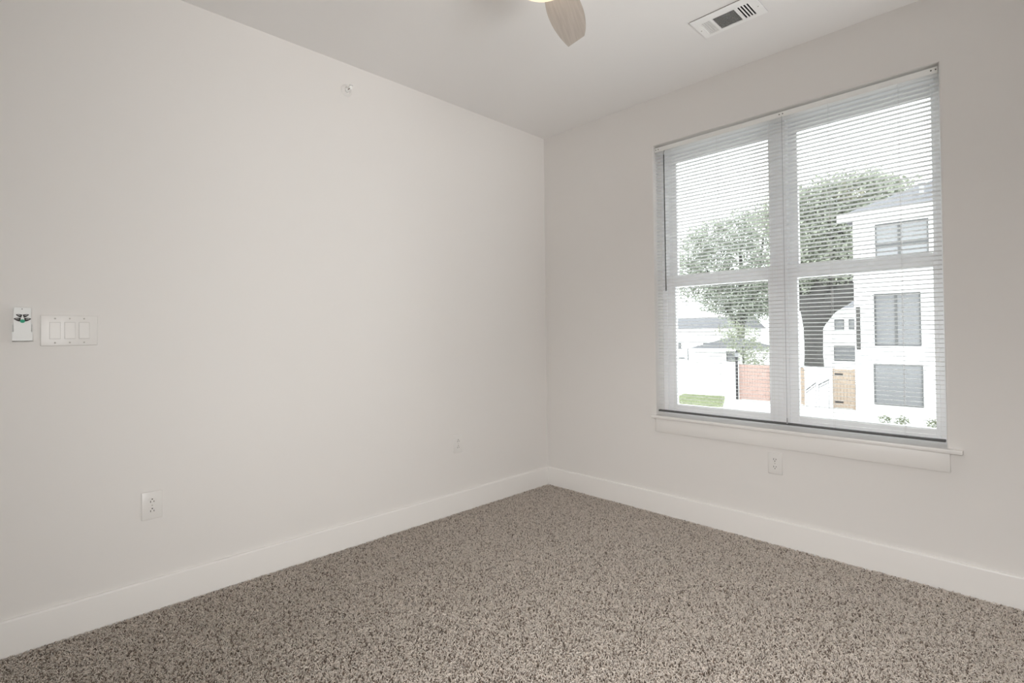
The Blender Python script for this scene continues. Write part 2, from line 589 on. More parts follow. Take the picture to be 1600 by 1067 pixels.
def carpet():
    rng = np.random.default_rng(4)

    def grid(x0, x1, y0, y1, dens, keep):
        n = int((x1-x0)*(y1-y0)*dens)
        P = np.stack([rng.uniform(x0, x1, n), rng.uniform(y0, y1, n)], 1)
        return P[keep(P)]
    C = np.array([2.6991, -3.126])
    f2 = np.array([-math.sin(yaw), math.cos(yaw)])
    r2 = np.array([math.cos(yaw), math.sin(yaw)])

    def zone(P):
        d = P-C
        z = d @ f2
        x = d @ r2
        return z, x

    def inview(P):
        z, x = zone(P)
        return (z > 1.25) & (np.abs(x) < z*1.03+0.45)
    e = 0.016
    A = grid(e, ROOM_X-e, ROOM_Y, -e, 34000, inview)
    B = grid(e, ROOM_X-e, ROOM_Y, -e, 7000, lambda P: ~inview(P))
    P = np.concatenate([A, B])
    n = len(P)
    big = np.concatenate([np.ones(len(A)), np.full(len(B), 1.7)])
    th = rng.uniform(0, 2*PI, n)
    curl = rng.normal(0, 0.9, n)
    ln = rng.uniform(0.0055, 0.0105, n)*big
    top = rng.uniform(-0.0035, 0.0025, n)
    rad = rng.uniform(0.0012, 0.0018, n)*big
    d1 = np.stack([np.cos(th), np.sin(th)], 1)
    d2 = np.stack([np.cos(th+curl), np.sin(th+curl)], 1)
    S = np.zeros((n, 4, 3))
    S[:, 0, :2] = P
    S[:, 0, 2] = FZ
    S[:, 1, :2] = P+d1*(ln*0.22)[:, None]
    S[:, 1, 2] = top-0.0028
    S[:, 2, :2] = P+d1*(ln*0.6)[:, None]
    S[:, 2, 2] = top
    S[:, 3, :2] = P+d1*(ln*0.6)[:, None]+d2*(ln*0.45)[:, None]
    S[:, 3, 2] = top-rng.uniform(0.0005, 0.004, n)
    np.clip(S[:, :, 0], 0.0155, ROOM_X-0.0155, out=S[:, :, 0])
    np.clip(S[:, :, 1], ROOM_Y+0.002, -0.0155, out=S[:, :, 1])
    T = np.zeros_like(S)
    T[:, 0] = S[:, 1]-S[:, 0]
    T[:, 1] = S[:, 2]-S[:, 0]
    T[:, 2] = S[:, 3]-S[:, 1]
    T[:, 3] = S[:, 3]-S[:, 2]
    T /= np.linalg.norm(T, axis=2, keepdims=True)+1e-9
    side = np.stack([-d1[:, 1], d1[:, 0], np.zeros(n)], 1)[:, None, :]
    Bn = side-T*np.sum(side*T, 2, keepdims=True)
    Bn /= np.linalg.norm(Bn, axis=2, keepdims=True)+1e-9
    Nn = np.cross(T, Bn)
    rr = rad[:, None]*np.array([0.8, 1.0, 1.0, 0.75])[None]
    V = np.zeros((n, 4, 3, 3))
    for k in range(3):
        a = 2*PI*k/3+PI/2
        V[:, :, k] = S+(Bn*math.cos(a)+Nn*math.sin(a))*rr[:, :, None]
    V = V.reshape(-1, 3)
    base = (np.arange(n)*12)[:, None]
    q = []
    for i in range(3):
        for k in range(3):
            k2 = (k+1) % 3
            q.append([i*3+k, i*3+k2, (i+1)*3+k2, (i+1)*3+k])
    quads = (base[:, :, None]+np.array(q)[None]).reshape(-1)
    caps = (base+np.array([9, 10, 11])[None]).reshape(-1)
    idx = np.concatenate([quads, caps])
    sizes = np.concatenate([np.full(n*9, 4), np.full(n, 3)])
    # flecked yarn: mostly oatmeal, some taupe, some dark brown
    pal = np.array([[0.95, 0.885, 0.82], [0.88, 0.81, 0.74], [0.72, 0.65, 0.58], [0.34, 0.275, 0.23]])
    pick = rng.choice(4, n, p=[0.40, 0.30, 0.18, 0.12])
    c = pal[pick]*rng.uniform(0.9, 1.1, n)[:, None]
    o = np_mesh('carpet_pile', V, idx, sizes, np.repeat(c, 12, 0), 'pile', smooth=True)
    tag(o, 'flecked beige and brown twisted carpet pile covering the floor', 'carpet', None, 'stuff')


carpet()

# ------------------------------------------------------------------ window blind
BY = 0.031      # depth of the slats' centre line
BX0, BX1 = 0.9565, 2.3995
blind = empty('window_blind', (0, 0, 0), 'white horizontal slat blind hanging open in the window', 'blind')
bm = new_bm()
box(bm, (BX0-0.001, 0.016, 2.382), (BX1+0.001, 0.046, 2.411), 0.002)
obj('headrail', bm, 'metal_white', blind, smooth=40)
for bx in (0.975, 1.731, 2.385):
    for s in (-1, 1):
        bm = new_bm()
        tube(bm, (bx+s*0.0085, 0.0166, 2.398), (bx+s*0.0085, 0.0145, 2.398), 0.0032, seg=10)
        obj('bracket_rivet', bm, 'bracket', blind)
PITCH, ZB, ZT = 0.0215, 0.692, 2.370
n_sl = int(round((ZT-ZB)/PITCH))+1
prof = []
for k in range(5):
    u = -0.0125+0.025*k/4
    prof.append((u, 0.0016*(1-(u/0.0125)**2)))
V, Fq = [], []
for i in range(n_sl):
    z = ZB+i*(ZT-ZB)/(n_sl-1)
    b0 = len(V)
    tl = math.tan(math.radians(9.0))
    for x in (BX0, BX1):
        for dz in (0.0, -0.0005):
            for u, h in prof:
                V.append((x, BY+u, z+h+dz-u*tl))
    t, bt = 0, 5
    for k in range(4):
        Fq.append((b0+k, b0+k+1, b0+10+k+1, b0+10+k))
        Fq.append((b0+5+k+1, b0+5+k, b0+15+k, b0+15+k+1))
        Fq.append((b0+k+1, b0+k, b0+5+k, b0+5+k+1))
        Fq.append((b0+10+k, b0+10+k+1, b0+15+k+1, b0+15+k))
    Fq.append((b0, b0+10, b0+15, b0+5))
    Fq.append((b0+4, b0+9, b0+19, b0+14))
bm = new_bm()
vs = [bm.verts.new(v) for v in V]
for f in Fq:
    bm.faces.new([vs[i] for i in f])
obj('slats', bm, 'blind', blind, smooth=40)
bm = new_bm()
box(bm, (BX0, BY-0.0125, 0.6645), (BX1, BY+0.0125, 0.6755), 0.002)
tag(obj('bottom_rail', bm, 'railshade', blind, smooth=40), 'thin bottom rail painted dark for its backlit shade')
for lx in (1.072, 1.368, 1.662, 1.957, 2.252):
    bm = new_bm()
    for yy in (BY-0.0135, BY+0.0135):
        tube(bm, (lx, yy, 0.677), (lx, yy, 2.383), 0.0007, seg=6)
    for i in range(n_sl):
        z = ZB+i*(ZT-ZB)/(n_sl-1)-0.0010
        tube(bm, (lx, BY-0.0135, z), (lx, BY+0.0135, z), 0.0005, seg=4)
    obj('ladder_cord', bm, 'cord', blind)
bm = new_bm()
tube(bm, (1.736, 0.0105, 0.70), (1.736, 0.0105, 2.385), 0.0009, seg=6)
tube(bm, (1.736, 0.0105, 0.675), (1.736, 0.0105, 0.705), 0.004, 0.0025, seg=8)
obj('lift_cord', bm, 'cordgrey', blind)
bm = new_bm()
tube(bm, (1.030, 0.006, 1.475), (1.026, 0.008, 2.350), 0.0038, 0.0034, seg=6)
tube(bm, (1.030, 0.006, 1.455), (1.030, 0.006, 1.475), 0.0028, 0.0045, seg=8)
path(bm, [(1.026, 0.008, 2.348), (1.026, 0.006, 2.362), (1.026, 0.012, 2.372), (1.026, 0.02, 2.384)], 0.0016, 6)
obj('tilt_wand', bm, 'wand', blind)

# ------------------------------------------------------------------ light switch (three rockers), on the left wall x = 0
sw = empty('light_switch', (0, -2.9285, 1.2215), 'white triple rocker switch plate beside the remote', 'light switch')
bm = new_bm()
box(bm, (0.0002, -0.0895, -0.0610), (0.0068, 0.0895, 0.0610), 0.004, 3)
obj('switch_plate', bm, 'plastic', sw, smooth=40)
for k in (-1, 0, 1):
    y = k*0.0455
    bm = new_bm()
    prism(bm, [(0.0050, -0.0318), (0.0112, -0.0318), (0.0098, -0.002), (0.0074, 0.0318), (0.0050, 0.0318)],
          lambda u, v, d: Vector((u, d, v)), y-0.0160, y+0.0160)
    bmesh.ops.bevel(bm, geom=bm.edges[:], offset=0.0006, segments=1, affect='EDGES')
    rk = obj('rocker', bm, 'plastic', sw)
    bm = new_bm()
    for (y0, y1, z0, z1) in ((-0.0172, -0.0158, -0.0335, 0.0335), (0.0158, 0.0172, -0.0335, 0.0335),
                             (-0.0158, 0.0158, -0.0335, -0.032), (-0.0158, 0.0158, 0.032, 0.0335)):
        box(bm, (0.0066, y+y0, z0), (0.00700, y+y1, z1))
    obj('rocker_gap', bm, 'gap', rk)
    for z in (-0.048, 0.048):
        bm = new_bm()
        lathe(bm, [(0, 0.0082), (0.0022, 0.0079), (0.0031, 0.0068), (0.0031, 0.006)], 14, (0, y, z), 'X')
        obj('screw', bm, 'screw', sw, smooth=40)

# ------------------------------------------------------------------ fan remote in its wall cradle
rc = (0, -3.0695, 1.2465)
cr = empty('remote_cradle', rc, 'white plastic wall cradle holding the fan remote', 'remote holder')
bm = new_bm()
box(bm, (0.0002, -0.0285, -0.063), (0.0035, 0.0285, 0.005), 0.0012)
obj('back_plate', bm, 'plastic_cool', cr, smooth=40)
for s in (-1, 1):
    bm = new_bm()
    y0, y1 = sorted((s*0.0262, s*0.0292))
    prism(bm, [(0.001, -0.0635), (0.0225, -0.0635), (0.0225, -0.033), (0.012, -0.012), (0.001, 0.0)],
          lambda u, v, d: Vector((u, d, v)), y0, y1)
    obj('side_wall', bm, 'plastic_cool', cr)
bm = new_bm()
out = [(-0.0292, -0.0655), (0.0292, -0.0655), (0.0292, -0.030), (0.0215, -0.030), (0.0165, -0.035), (0.0150, -0.046)]
out += [(0.0150*math.cos(PI*k/8), -0.0490-0.0055*math.sin(PI*k/8)) for k in range(9)]
out += [(-0.0150, -0.046), (-0.0165, -0.035), (-0.0215, -0.030), (-0.0292, -0.030)]
prism(bm, out, lambda u, v, d: Vector((d, u, v)), 0.0215, 0.0235)
box(bm, (0.001, -0.0292, -0.0655), (0.0235, 0.0292, -0.0640))
obj('front_lip', bm, 'plastic_cool', cr)

rem = empty('fan_remote', rc, 'white fan remote with black buttons and a green button', 'remote control')
bm = new_bm()
prism(bm, [(-0.0235, -0.0560), (0.0235, -0.0560), (0.0245, -0.02), (0.0250, 0.02), (0.0255, 0.060), (0.0235, 0.0635), (-0.0235, 0.0635), (-0.0255, 0.060), (-0.0250, 0.02), (-0.0245, -0.02)],
      lambda u, v, d: Vector((d, u, v)), 0.0045, 0.0205)
bmesh.ops.bevel(bm, geom=bm.edges[:], offset=0.0018, segments=2, affect='EDGES')
obj('remote_body', bm, 'plastic_cool', rem, smooth=40)


def leaf_button(cy, cz, ang, L, Wd):
    b = new_bm()
    side = 1 if cy > 0 else -1          # blunt end towards the middle, pointed end outwards
    pts = []
    for k in range(9):
        t = k/8
        pts.append((side*(-L/2+L*t), Wd*0.34*(1-t**3)+0.0006))
    for k in range(9):
        t = 1-k/8
        pts.append((side*(-L/2+L*t), -Wd*0.60*(1-t**2.2)-0.0006))
    ca, sa = math.cos(ang), math.sin(ang)
    pts = [(cy+u*ca-v*sa, cz+u*sa+v*ca) for u, v in pts]
    prism(b, pts, lambda u, v, d: Vector((d, u, v)), 0.0200, 0.0222)
    bt = obj('button', b, 'button', rem)
    b = new_bm()
    pts = [(cy+u*ca-v*sa, cz+u*sa+v*ca) for u, v in ((-L*0.24, -0.0007), (L*0.24, -0.0007), (L*0.24, 0.0011), (-L*0.24, 0.0011))]
    prism(b, pts, lambda u, v, d: Vector((d, u, v)), 0.0221, 0.0224)
    obj('button_print', b, 'icon', bt)


leaf_button(-0.0100, 0.0340, math.radians(-16), 0.0172, 0.0112)
leaf_button(0.0100, 0.0340, math.radians(16), 0.0172, 0.0112)
leaf_button(-0.0148, 0.0195, math.radians(-6), 0.0196, 0.0136)
leaf_button(0.0148, 0.0195, math.radians(6), 0.0196, 0.0136)
bm = new_bm()
pts = [(0.0078*math.cos(a)*(1 if k % 2 == 0 else 0.92), 0.0112+0.0068*math.sin(a)) for k, a in enumerate([2*PI*i/12 for i in range(12)])]
prism(bm, pts, lambda u, v, d: Vector((d, u, v)), 0.0200, 0.0226)
obj('power_button', bm, 'green', rem)
bm = new_bm()
tube(bm, (0.0203, -0.001, 0.0575), (0.0212, -0.001, 0.0575), 0.0016, seg=12)
obj('indicator_lamp', bm, 'dark', rem)


# ------------------------------------------------------------------ wall outlets
def make_outlet(loc, rz, label, ground_up, h=0.121, wdt=0.079):
    """built on the plane x = 0 facing +x; y across"""
    o = empty('wall_outlet', loc, label, 'outlet', 'duplex wall outlets', rz)
    b = new_bm()
    box(b, (0.0002, -wdt/2, -h/2), (0.0068, wdt/2, h/2), 0.0045, 3)
    obj('outlet_plate', b, 'plastic', o, smooth=40)
    for s in (1, -1):
        b = new_bm()
        pts = []
        for k in range(24):
            a = 2*PI*k/24
            pts.append((0.0168*math.cos(a), s*0.0205+max(-0.0142, min(0.0142, 0.0168*math.sin(a)))))
        prism(b, pts, lambda u, v, d: Vector((d, u, v)), 0.006, 0.0082)
        f = obj('socket_face', b, 'plastic', o)
        g = 1 if ground_up else -1
        for yy, hh in ((-0.0063, 0.0042), (0.0063, 0.0034)):
            b = new_bm()
            zc = s*0.0205-g*0.0035
            box(b, (0.0078, yy-0.0013, zc-hh), (0.0085, yy+0.0013, zc+hh))
            obj('socket_slot', b, 'slot', f)
        b = new_bm()
        zc = s*0.0205+g*0.0068
        prism(b, [(0.0026*math.cos(a), zc+0.0026*math.sin(a)) for a in [2*PI*i/10 for i in range(10)]],
              lambda u, v, d: Vector((d, u, v)), 0.0078, 0.0085)
        obj('ground_hole', b, 'dark', f)
    b = new_bm()
    lathe(b, [(0, 0.0080), (0.0022, 0.0077), (0.003, 0.0066), (0.003, 0.006)], 14, (0, 0, 0), 'X')
    obj('screw', b, 'screw', o, smooth=40)
    return o


make_outlet((0, -2.650, 0.455), 0, 'white wall outlet below the light switch', True)
make_outlet((0, -0.918, 0.455), 0, 'white wall outlet near the room corner on the long blank wall', True, 0.120, 0.074)
make_outlet((1.675, 0, 0.447), -PI/2, 'white wall outlet under the window apron', False, 0.119, 0.074)

# ------------------------------------------------------------------ sidewall sprinkler
sp = empty('fire_sprinkler', (0, -1.708, 2.584), 'small white sidewall sprinkler head high on the long wall', 'sprinkler')
bm = new_bm()
lathe(bm, [(0.0335, 0.0002), (0.0345, 0.002), (0.030, 0.0065), (0.020, 0.008), (0.018, 0.0035), (0.012, 0.0035)], 36, (0, 0, 0), 'X')
obj('escutcheon', bm, 'plastic', sp, smooth=40)
bm = new_bm()
lathe(bm, [(0.012, 0.001), (0.012, 0.016), (0.0085, 0.018), (0.0085, 0.022), (0, 0.022)], 20, (0, 0, 0), 'X')
obj('threaded_body', bm, 'metal_white', sp, smooth=40)
bm = new_bm()
for s in (-1, 1):
    path(bm, [(0.019, 0, s*0.008), (0.030, 0, s*0.0135), (0.044, 0, s*0.009), (0.050, 0, s*0.001)], 0.0026, 8)
obj('frame_arm', bm, 'metal_white', sp)
bm = new_bm()
tube(bm, (0.021, 0, 0), (0.047, 0, 0), 0.0022, seg=10)
obj('glass_bulb', bm, 'bulb', sp)
bm = new_bm()
lathe(bm, [(0, 0.0505), (0.0095, 0.0505), (0.0095, 0.052), (0, 0.0525)], 20, (0, 0, 0), 'X')
box(bm, (0.047, -0.0095, 0.0105), (0.062, 0.0095, 0.012))
box(bm, (0.0500, -0.005, 0.004), (0.0520, 0.005, 0.0118))
obj('deflector', bm, 'metal_white', sp)

# ------------------------------------------------------------------ ceiling supply register
VX0, VX1, VY0, VY1 = 1.520, 1.8235, -0.636, -0.446
vent = empty('ceiling_vent', ((VX0+VX1)/2, (VY0+VY1)/2, H), 'white three-way air vent in the ceiling', 'air vent')
ox, oy = (VX0+VX1)/2, (VY0+VY1)/2
GY0, GY1 = -0.589, -0.4705
secs = [(1.5500, 1.6020), (1.6130, 1.7180), (1.7300, 1.7850)]
bm = new_bm()
zt, zb_ = -0.0035, -0.0075
xs = [VX0] + [v for s in secs for v in s] + [VX1]
box(bm, (VX0-ox, VY0-oy, zb_), (VX1-ox, GY0-oy, zt))
box(bm, (VX0-ox, GY1-oy, zb_), (VX1-ox, VY1-oy, zt))
for a, b in ((VX0, secs[0][0]), (secs[0][1], secs[1][0]), (secs[1][1], secs[2][0]), (secs[2][1], VX1)):
    box(bm, (a-ox, GY0-oy, zb_), (b-ox, GY1-oy, zt))
obj('frame', bm, 'vent', vent)
bm = new_bm()
box(bm, (VX0-ox+0.0015, VY0-oy+0.0015, -0.0035), (VX1-ox-0.0015, VY1-oy-0.0015, -0.0002))
obj('shade_backing', bm, 'vent_shade', vent)  # dark slab: shade of the gap above the frame, put into colour


def louver(bm, c, half, along, tilt, wdt, t=0.0008):
    """thin angled vane; along 'x' or 'y'"""
    b = bmesh.new()
    bmesh.ops.create_cube(b, size=1.0)
    for v in b.verts:
        v.co = Vector((v.co.x*2*half, v.co.y*wdt, v.co.z*t))
    bmesh.ops.rotate(b, cent=(0, 0, 0), matrix=Matrix.Rotation(tilt, 3, 'X'), verts=b.verts[:])
    if along == 'y':
        bmesh.ops.rotate(b, cent=(0, 0, 0), matrix=Matrix.Rotation(PI/2, 3, 'Z'), verts=b.verts[:])
    for v in b.verts:
        v.co += Vector(c)
    merge(bm, b)


gy = (GY0+GY1)/2-oy
for i in range(5):
    bm = new_bm()
    x = secs[0][0]+(i+0.5)*(secs[0][1]-secs[0][0])/5-ox
    louver(bm, (x, gy, -0.0055), (GY1-GY0)/2, 'y', math.radians(16), 0.0122)
    obj('louver', bm, 'vent', vent)
for i in range(12):
    bm = new_bm()
    y = GY0+(i+0.5)*(GY1-GY0)/12-oy
    louver(bm, ((secs[1][0]+secs[1][1])/2-ox, y, -0.0055), (secs[1][1]-secs[1][0])/2, 'x', math.radians(48), 0.0058)
    obj('louver', bm, 'vent', vent)
for i in range(5):
    bm = new_bm()
    x = secs[2][0]+i*(secs[2][1]-secs[2][0])/4-ox
    louver(bm, (x, gy, -0.0055), (GY1-GY0)/2, 'y', math.radians(-52), 0.0062)
    obj('louver', bm, 'vent', vent)
for x in (VX0+0.014, VX1-0.015):
    bm = new_bm()
    tube(bm, (x-ox, gy, -0.0074), (x-ox, gy, -0.0088), 0.0032, seg=10)
    obj('screw', bm, 'screw', vent)

# ------------------------------------------------------------------ ceiling fan with light
FC = (1.603, -1.848)
fan = empty('ceiling_fan', (FC[0], FC[1], H), 'ceiling fan with washed wood blades and a lit glass bowl', 'ceiling fan')
bm = new_bm()
lathe(bm, [(0, -0.0002), (0.075, -0.0002), (0.075, -0.02), (0.05, -0.055), (0.03, -0.07), (0, -0.07)], 40)
obj('canopy', bm, 'nickel', fan, smooth=40)
bm = new_bm()
lathe(bm, [(0, -0.065), (0.025, -0.065), (0.025, -0.11), (0, -0.11)], 24)
obj('downrod', bm, 'nickel', fan, smooth=40)
bm = new_bm()
lathe(bm, [(0, -0.105), (0.05, -0.105), (0.078, -0.13), (0.088, -0.17), (0.088, -0.25), (0.07, -0.285), (0, -0.285)], 40)
obj('motor_housing', bm, 'nickel', fan, smooth=40)
bm = new_bm()
lathe(bm, [(0, -0.284), (0.032, -0.284), (0.032, -0.35), (0.024, -0.36), (0.012, -0.365), (0.012, -0.425), (0, -0.425)], 40)
obj('light_fitter', bm, 'nickel', fan, smooth=40)


def fan_blade(ang):
    b = new_bm()
    # outline (u along the blade, v across): narrow root, full belly, slanted tip
    def curve(P, n=7):
        out = []
        for i in range(len(P)-1):
            p0, p1, p2, p3 = P[max(i-1, 0)], P[i], P[i+1], P[min(i+2, len(P)-1)]
            for k in range(n):
                t = k/n
                out.append(tuple(0.5*(2*p1[j]+(p2[j]-p0[j])*t+(2*p0[j]-5*p1[j]+4*p2[j]-p3[j])*t*t+(3*p1[j]-p0[j]-3*p2[j]+p3[j])*t**3) for j in (0, 1)))
        return out+[P[-1]]
    up = curve([(0.15, 0.030), (0.20, 0.045), (0.27, 0.059), (0.34, 0.066), (0.42, 0.0645), (0.50, 0.055), (0.560, 0.043), (0.600, 0.033)])
    dn = curve([(0.15, -0.030), (0.20, -0.044), (0.27, -0.058), (0.34, -0.067), (0.42, -0.069), (0.50, -0.060), (0.556, -0.045)])
    pts = up+dn[::-1]
    A = [b.verts.new((u, v, 0.003)) for u, v in pts]
    B = [b.verts.new((u, v, -0.003)) for u, v in pts]
    b.faces.new(A)
    b.faces.new(B[::-1])
    n = len(pts)
    for k in range(n):
        b.faces.new((A[k], B[k], B[(k+1) % n], A[(k+1) % n]))
    bmesh.ops.rotate(b, cent=(0, 0, 0), matrix=Matrix.Rotation(math.radians(-7), 3, 'X'), verts=b.verts[:])
    bl = obj('blade', b, 'wood', fan)
    bl.location = (0, 0, -0.288)
    bl.rotation_euler = (0, 0, ang)
    b = new_bm()
    box(b, (0.060, -0.02, 0.003), (0.20, 0.02, 0.009), 0.002)
    br = obj('blade_bracket', b, 'nickel', bl)


for k in range(3):
    fan_blade(math.radians(117.4+120*k))
# lit frosted bowl
M['bowl'] = translucent_mat('frosted_glass_bowl', (0.95, 0.83, 0.66), 0.26, 0.3, 0.4)
bm = new_bm()
prof = []
for k in range(13):
    a = PI/2*k/12
    prof.append((0.113*math.cos(a)**0.8 if k < 12 else 0, -0.366-0.068*math.sin(a)))
lathe(bm, prof, 48)
obj('light_bowl', bm, 'bowl', fan, smooth=60)
for k, (dx, dy, e) in enumerate(((-0.058, -0.050, 1.0), (0.055, 0.045, 0.45))):
    ld = bpy.data.lights.new('lamp_bulb', 'POINT')
    ld.energy = 1.5*e
    ld.color = (1.0, 0.87, 0.72)
    ld.shadow_soft_size = 0.03
    lo = bpy.data.objects.new('lamp_bulb', ld)
    COL.objects.link(lo)
    lo.parent = fan
    lo.location = (dx, dy, -0.385)

# ------------------------------------------------------------------ outside: ground
bm = new_bm()
box(bm, (-70, 0.6, GZ-0.3), (40, 120, GZ))
struct('ground', bm, 'concrete', 'pale concrete ground outside the window', 'ground')


def blades_patch(name, poly, n, label):
    """short grass on a slab"""
    rng = np.random.default_rng(9)
    (x0, y0), (x1, y1), (x2, y2), (x3, y3) = poly
    a, b = rng.uniform(0, 1, n), rng.uniform(0, 1, n)
    X = (x0*(1-a)+x1*a)*(1-b)+(x3*(1-a)+x2*a)*b
    Y = (y0*(1-a)+y1*a)*(1-b)+(y3*(1-a)+y2*a)*b
    th = rng.uniform(0, PI, n)
    h = rng.uniform(0.06, 0.13, n)
    wv = 0.02
    V = np.zeros((n, 3, 3))
    V[:, 0] = np.stack([X-np.cos(th)*wv, Y-np.sin(th)*wv, np.full(n, GZ+0.03)], 1)
    V[:, 1] = np.stack([X+np.cos(th)*wv, Y+np.sin(th)*wv, np.full(n, GZ+0.03)], 1)
    V[:, 2] = np.stack([X+rng.normal(0, 0.04, n), Y+rng.normal(0, 0.04, n), GZ+0.03+h], 1)
    c = np.array([0.33, 0.36, 0.23])*rng.uniform(0.75, 1.25, n)[:, None]
    o = np_mesh(name, V.reshape(-1, 3), np.arange(n*3), np.full(n, 3), np.repeat(c, 3, 0), 'grass')
    bm = new_bm()
    prism(bm, poly, lambda u, v, d: Vector((u, v, d)), GZ+0.001, GZ+0.04)
    s = obj('soil', bm, 'turf', o)
    return tag(o, label, 'grass', None, 'stuff')


blades_patch('grass', [(-13.2, 25.6), (-10.2, 27.6), (-11.9, 32.0), (-14.6, 31.6)], 26000, 'small green lawn in front of the white garden wall')

# white garden wall and timber gates along the far side of the yard
WY = 32.4
bm = new_bm()
box(bm, (-24, WY, GZ), (-11.05, WY+0.2, -0.98), 0.02)
gw = tag(obj('garden_wall', bm, 'stucco'), 'long white garden wall behind the small lawn', 'wall')
bm = new_bm()
box(bm, (-24, WY-0.04, -0.98), (-11.05, WY+0.24, -0.90), 0.01)
obj('coping', bm, 'stucco', gw)
bm = new_bm()
box(bm, (-6.95, 31.5, GZ), (-5.5, 31.7, -1.08), 0.02)
gw2 = tag(obj('garden_wall', bm, 'stucco'), 'short white garden wall between the tree trunk and the pale timber gate', 'wall')
bm = new_bm()
box(bm, (-6.98, 31.46, -1.08), (-5.47, 31.74, -1.02), 0.01)
obj('coping', bm, 'stucco', gw2)


def board_fence(name, x0, x1, y, z1, m, label, cat, hinges=False):
    root = empty(name, ((x0+x1)/2, y, GZ), label, cat)
    b = new_bm()
    n = max(3, int((x1-x0)/0.15))
    for i in range(n):
        a = x0+(x1-x0)*i/n-(x0+x1)/2
        box(b, (a+0.006, -0.012, 0.05), (a+(x1-x0)/n-0.006, 0.012, z1-GZ))
    obj('board_panel', b, m, root)
    for z in (0.3, (z1-GZ)/2, z1-GZ-0.25):
        b = new_bm()
        box(b, (x0-(x0+x1)/2, 0.012, z), (x1-(x0+x1)/2, 0.055, z+0.09))
        obj('rail', b, m, root)
    for s in (x0, x1):
        b = new_bm()
        box(b, (s-(x0+x1)/2-0.05, 0.0, 0.0), (s-(x0+x1)/2+0.05, 0.1, z1-GZ+0.04))
        obj('post', b, m, root)
    if hinges:
        for z in (0.32, z1-GZ-0.32):
            b = new_bm()
            box(b, (x0-(x0+x1)/2+0.05, -0.03, z), (x0-(x0+x1)/2+0.45, -0.012, z+0.09))
            obj('hinge', b, 'black', root)
    return root


board_fence('timber_fence', -10.85, -8.95, 31.9, -1.02, 'cedar', 'reddish timber fence panel beside the white garden wall', 'fence')
board_fence('timber_fence', -7.25, -7.0, 31.6, -1.08, 'pine', 'narrow tan timber fence strip beside the tree trunk', 'fence')
board_fence('timber_gate', -5.42, -4.45, 31.4, -1.07, 'pine', 'tan timber gate with black hinges beside the white townhouse', 'gate', True)
for px, py, lb in ((-10.98, 31.75, 'black post lantern at the end of the long white garden wall'), (-8.83, 31.75, 'black post lantern at the far end of the reddish fence')):
    r = empty('post_lantern', (px, py, GZ), lb, 'lantern', 'post lanterns by the reddish fence')
    b = new_bm()
    box(b, (-0.06, -0.06, 0), (0.06, 0.06, 2.75))
    obj('post', b, 'black', r)
    b = new_bm()
    box(b, (-0.09, -0.09, 2.78), (0.09, 0.09, 3.08), 0.02)
    obj('lantern_body', b, 'midglass', r)
    b = new_bm()
    tube(b, (0, 0, 3.08), (0, 0, 3.22), 0.13, 0.02, seg=4)
    obj('lantern_cap', b, 'black', r)
    b = new_bm()
    box(b, (-0.1, -0.1, 2.74), (0.1, 0.1, 2.78))
    obj('lantern_base', b, 'black', r)

# metal hand rails of outdoor steps in front of the short white wall
for k, (x, z0, z1) in enumerate(((-6.75, 0.95, 1.45), (-6.1, 1.3, 1.65))):
    r = empty('hand_rail', (x, 31.0, GZ), ('low black sloping handrail nearer the tree trunk', 'taller black sloping handrail nearer the pale timber gate')[k], 'handrail', 'handrails of the garden steps')
    b = new_bm()
    tube(b, (0, 0, z0), (0.55, 0, z1), 0.028, seg=8)
    obj('rail', b, 'black', r)
    b = new_bm()
    tube(b, (0, 0, z0-0.16), (0.55, 0, z1-0.16), 0.018, seg=8)
    obj('rail', b, 'black', r)
    for s, zz in ((0.03, z0+0.02), (0.52, z1-0.02)):
        b = new_bm()
        tube(b, (s, 0, 0), (s, 0, zz), 0.02, seg=8)
        obj('post', b, 'greymetal', r)


# ------------------------------------------------------------------ outside: buildings
def win(root, x0, x1, z0, z1, y, glass='midglass', fr=0.09, mull=(), trans=(), recess=0.05):
    """window set proud of a facade facing -y"""
    b = new_bm()
    box(b, (x0-fr, y-recess, z0-fr), (x0, y+0.02, z1+fr))
    box(b, (x1, y-recess, z0-fr), (x1+fr, y+0.02, z1+fr))
    box(b, (x0, y-recess, z0-fr), (x1, y+0.02, z0))
    box(b, (x0, y-recess, z1), (x1, y+0.02, z1+fr))
    for mx in mull:
        box(b, (mx-0.05, y-recess+0.005, z0), (mx+0.05, y+0.02, z1))
    for tz in trans:
        box(b, (x0+0.001, y-recess+0.010, tz-0.05), (x1-0.001, y+0.015, tz+0.05))
    f = obj('window', b, 'darkframe', root)
    b = new_bm()
    box(b, (x0, y-0.02, z0), (x1, y-0.005, z1))
    obj('pane', b, glass, f)
    return f


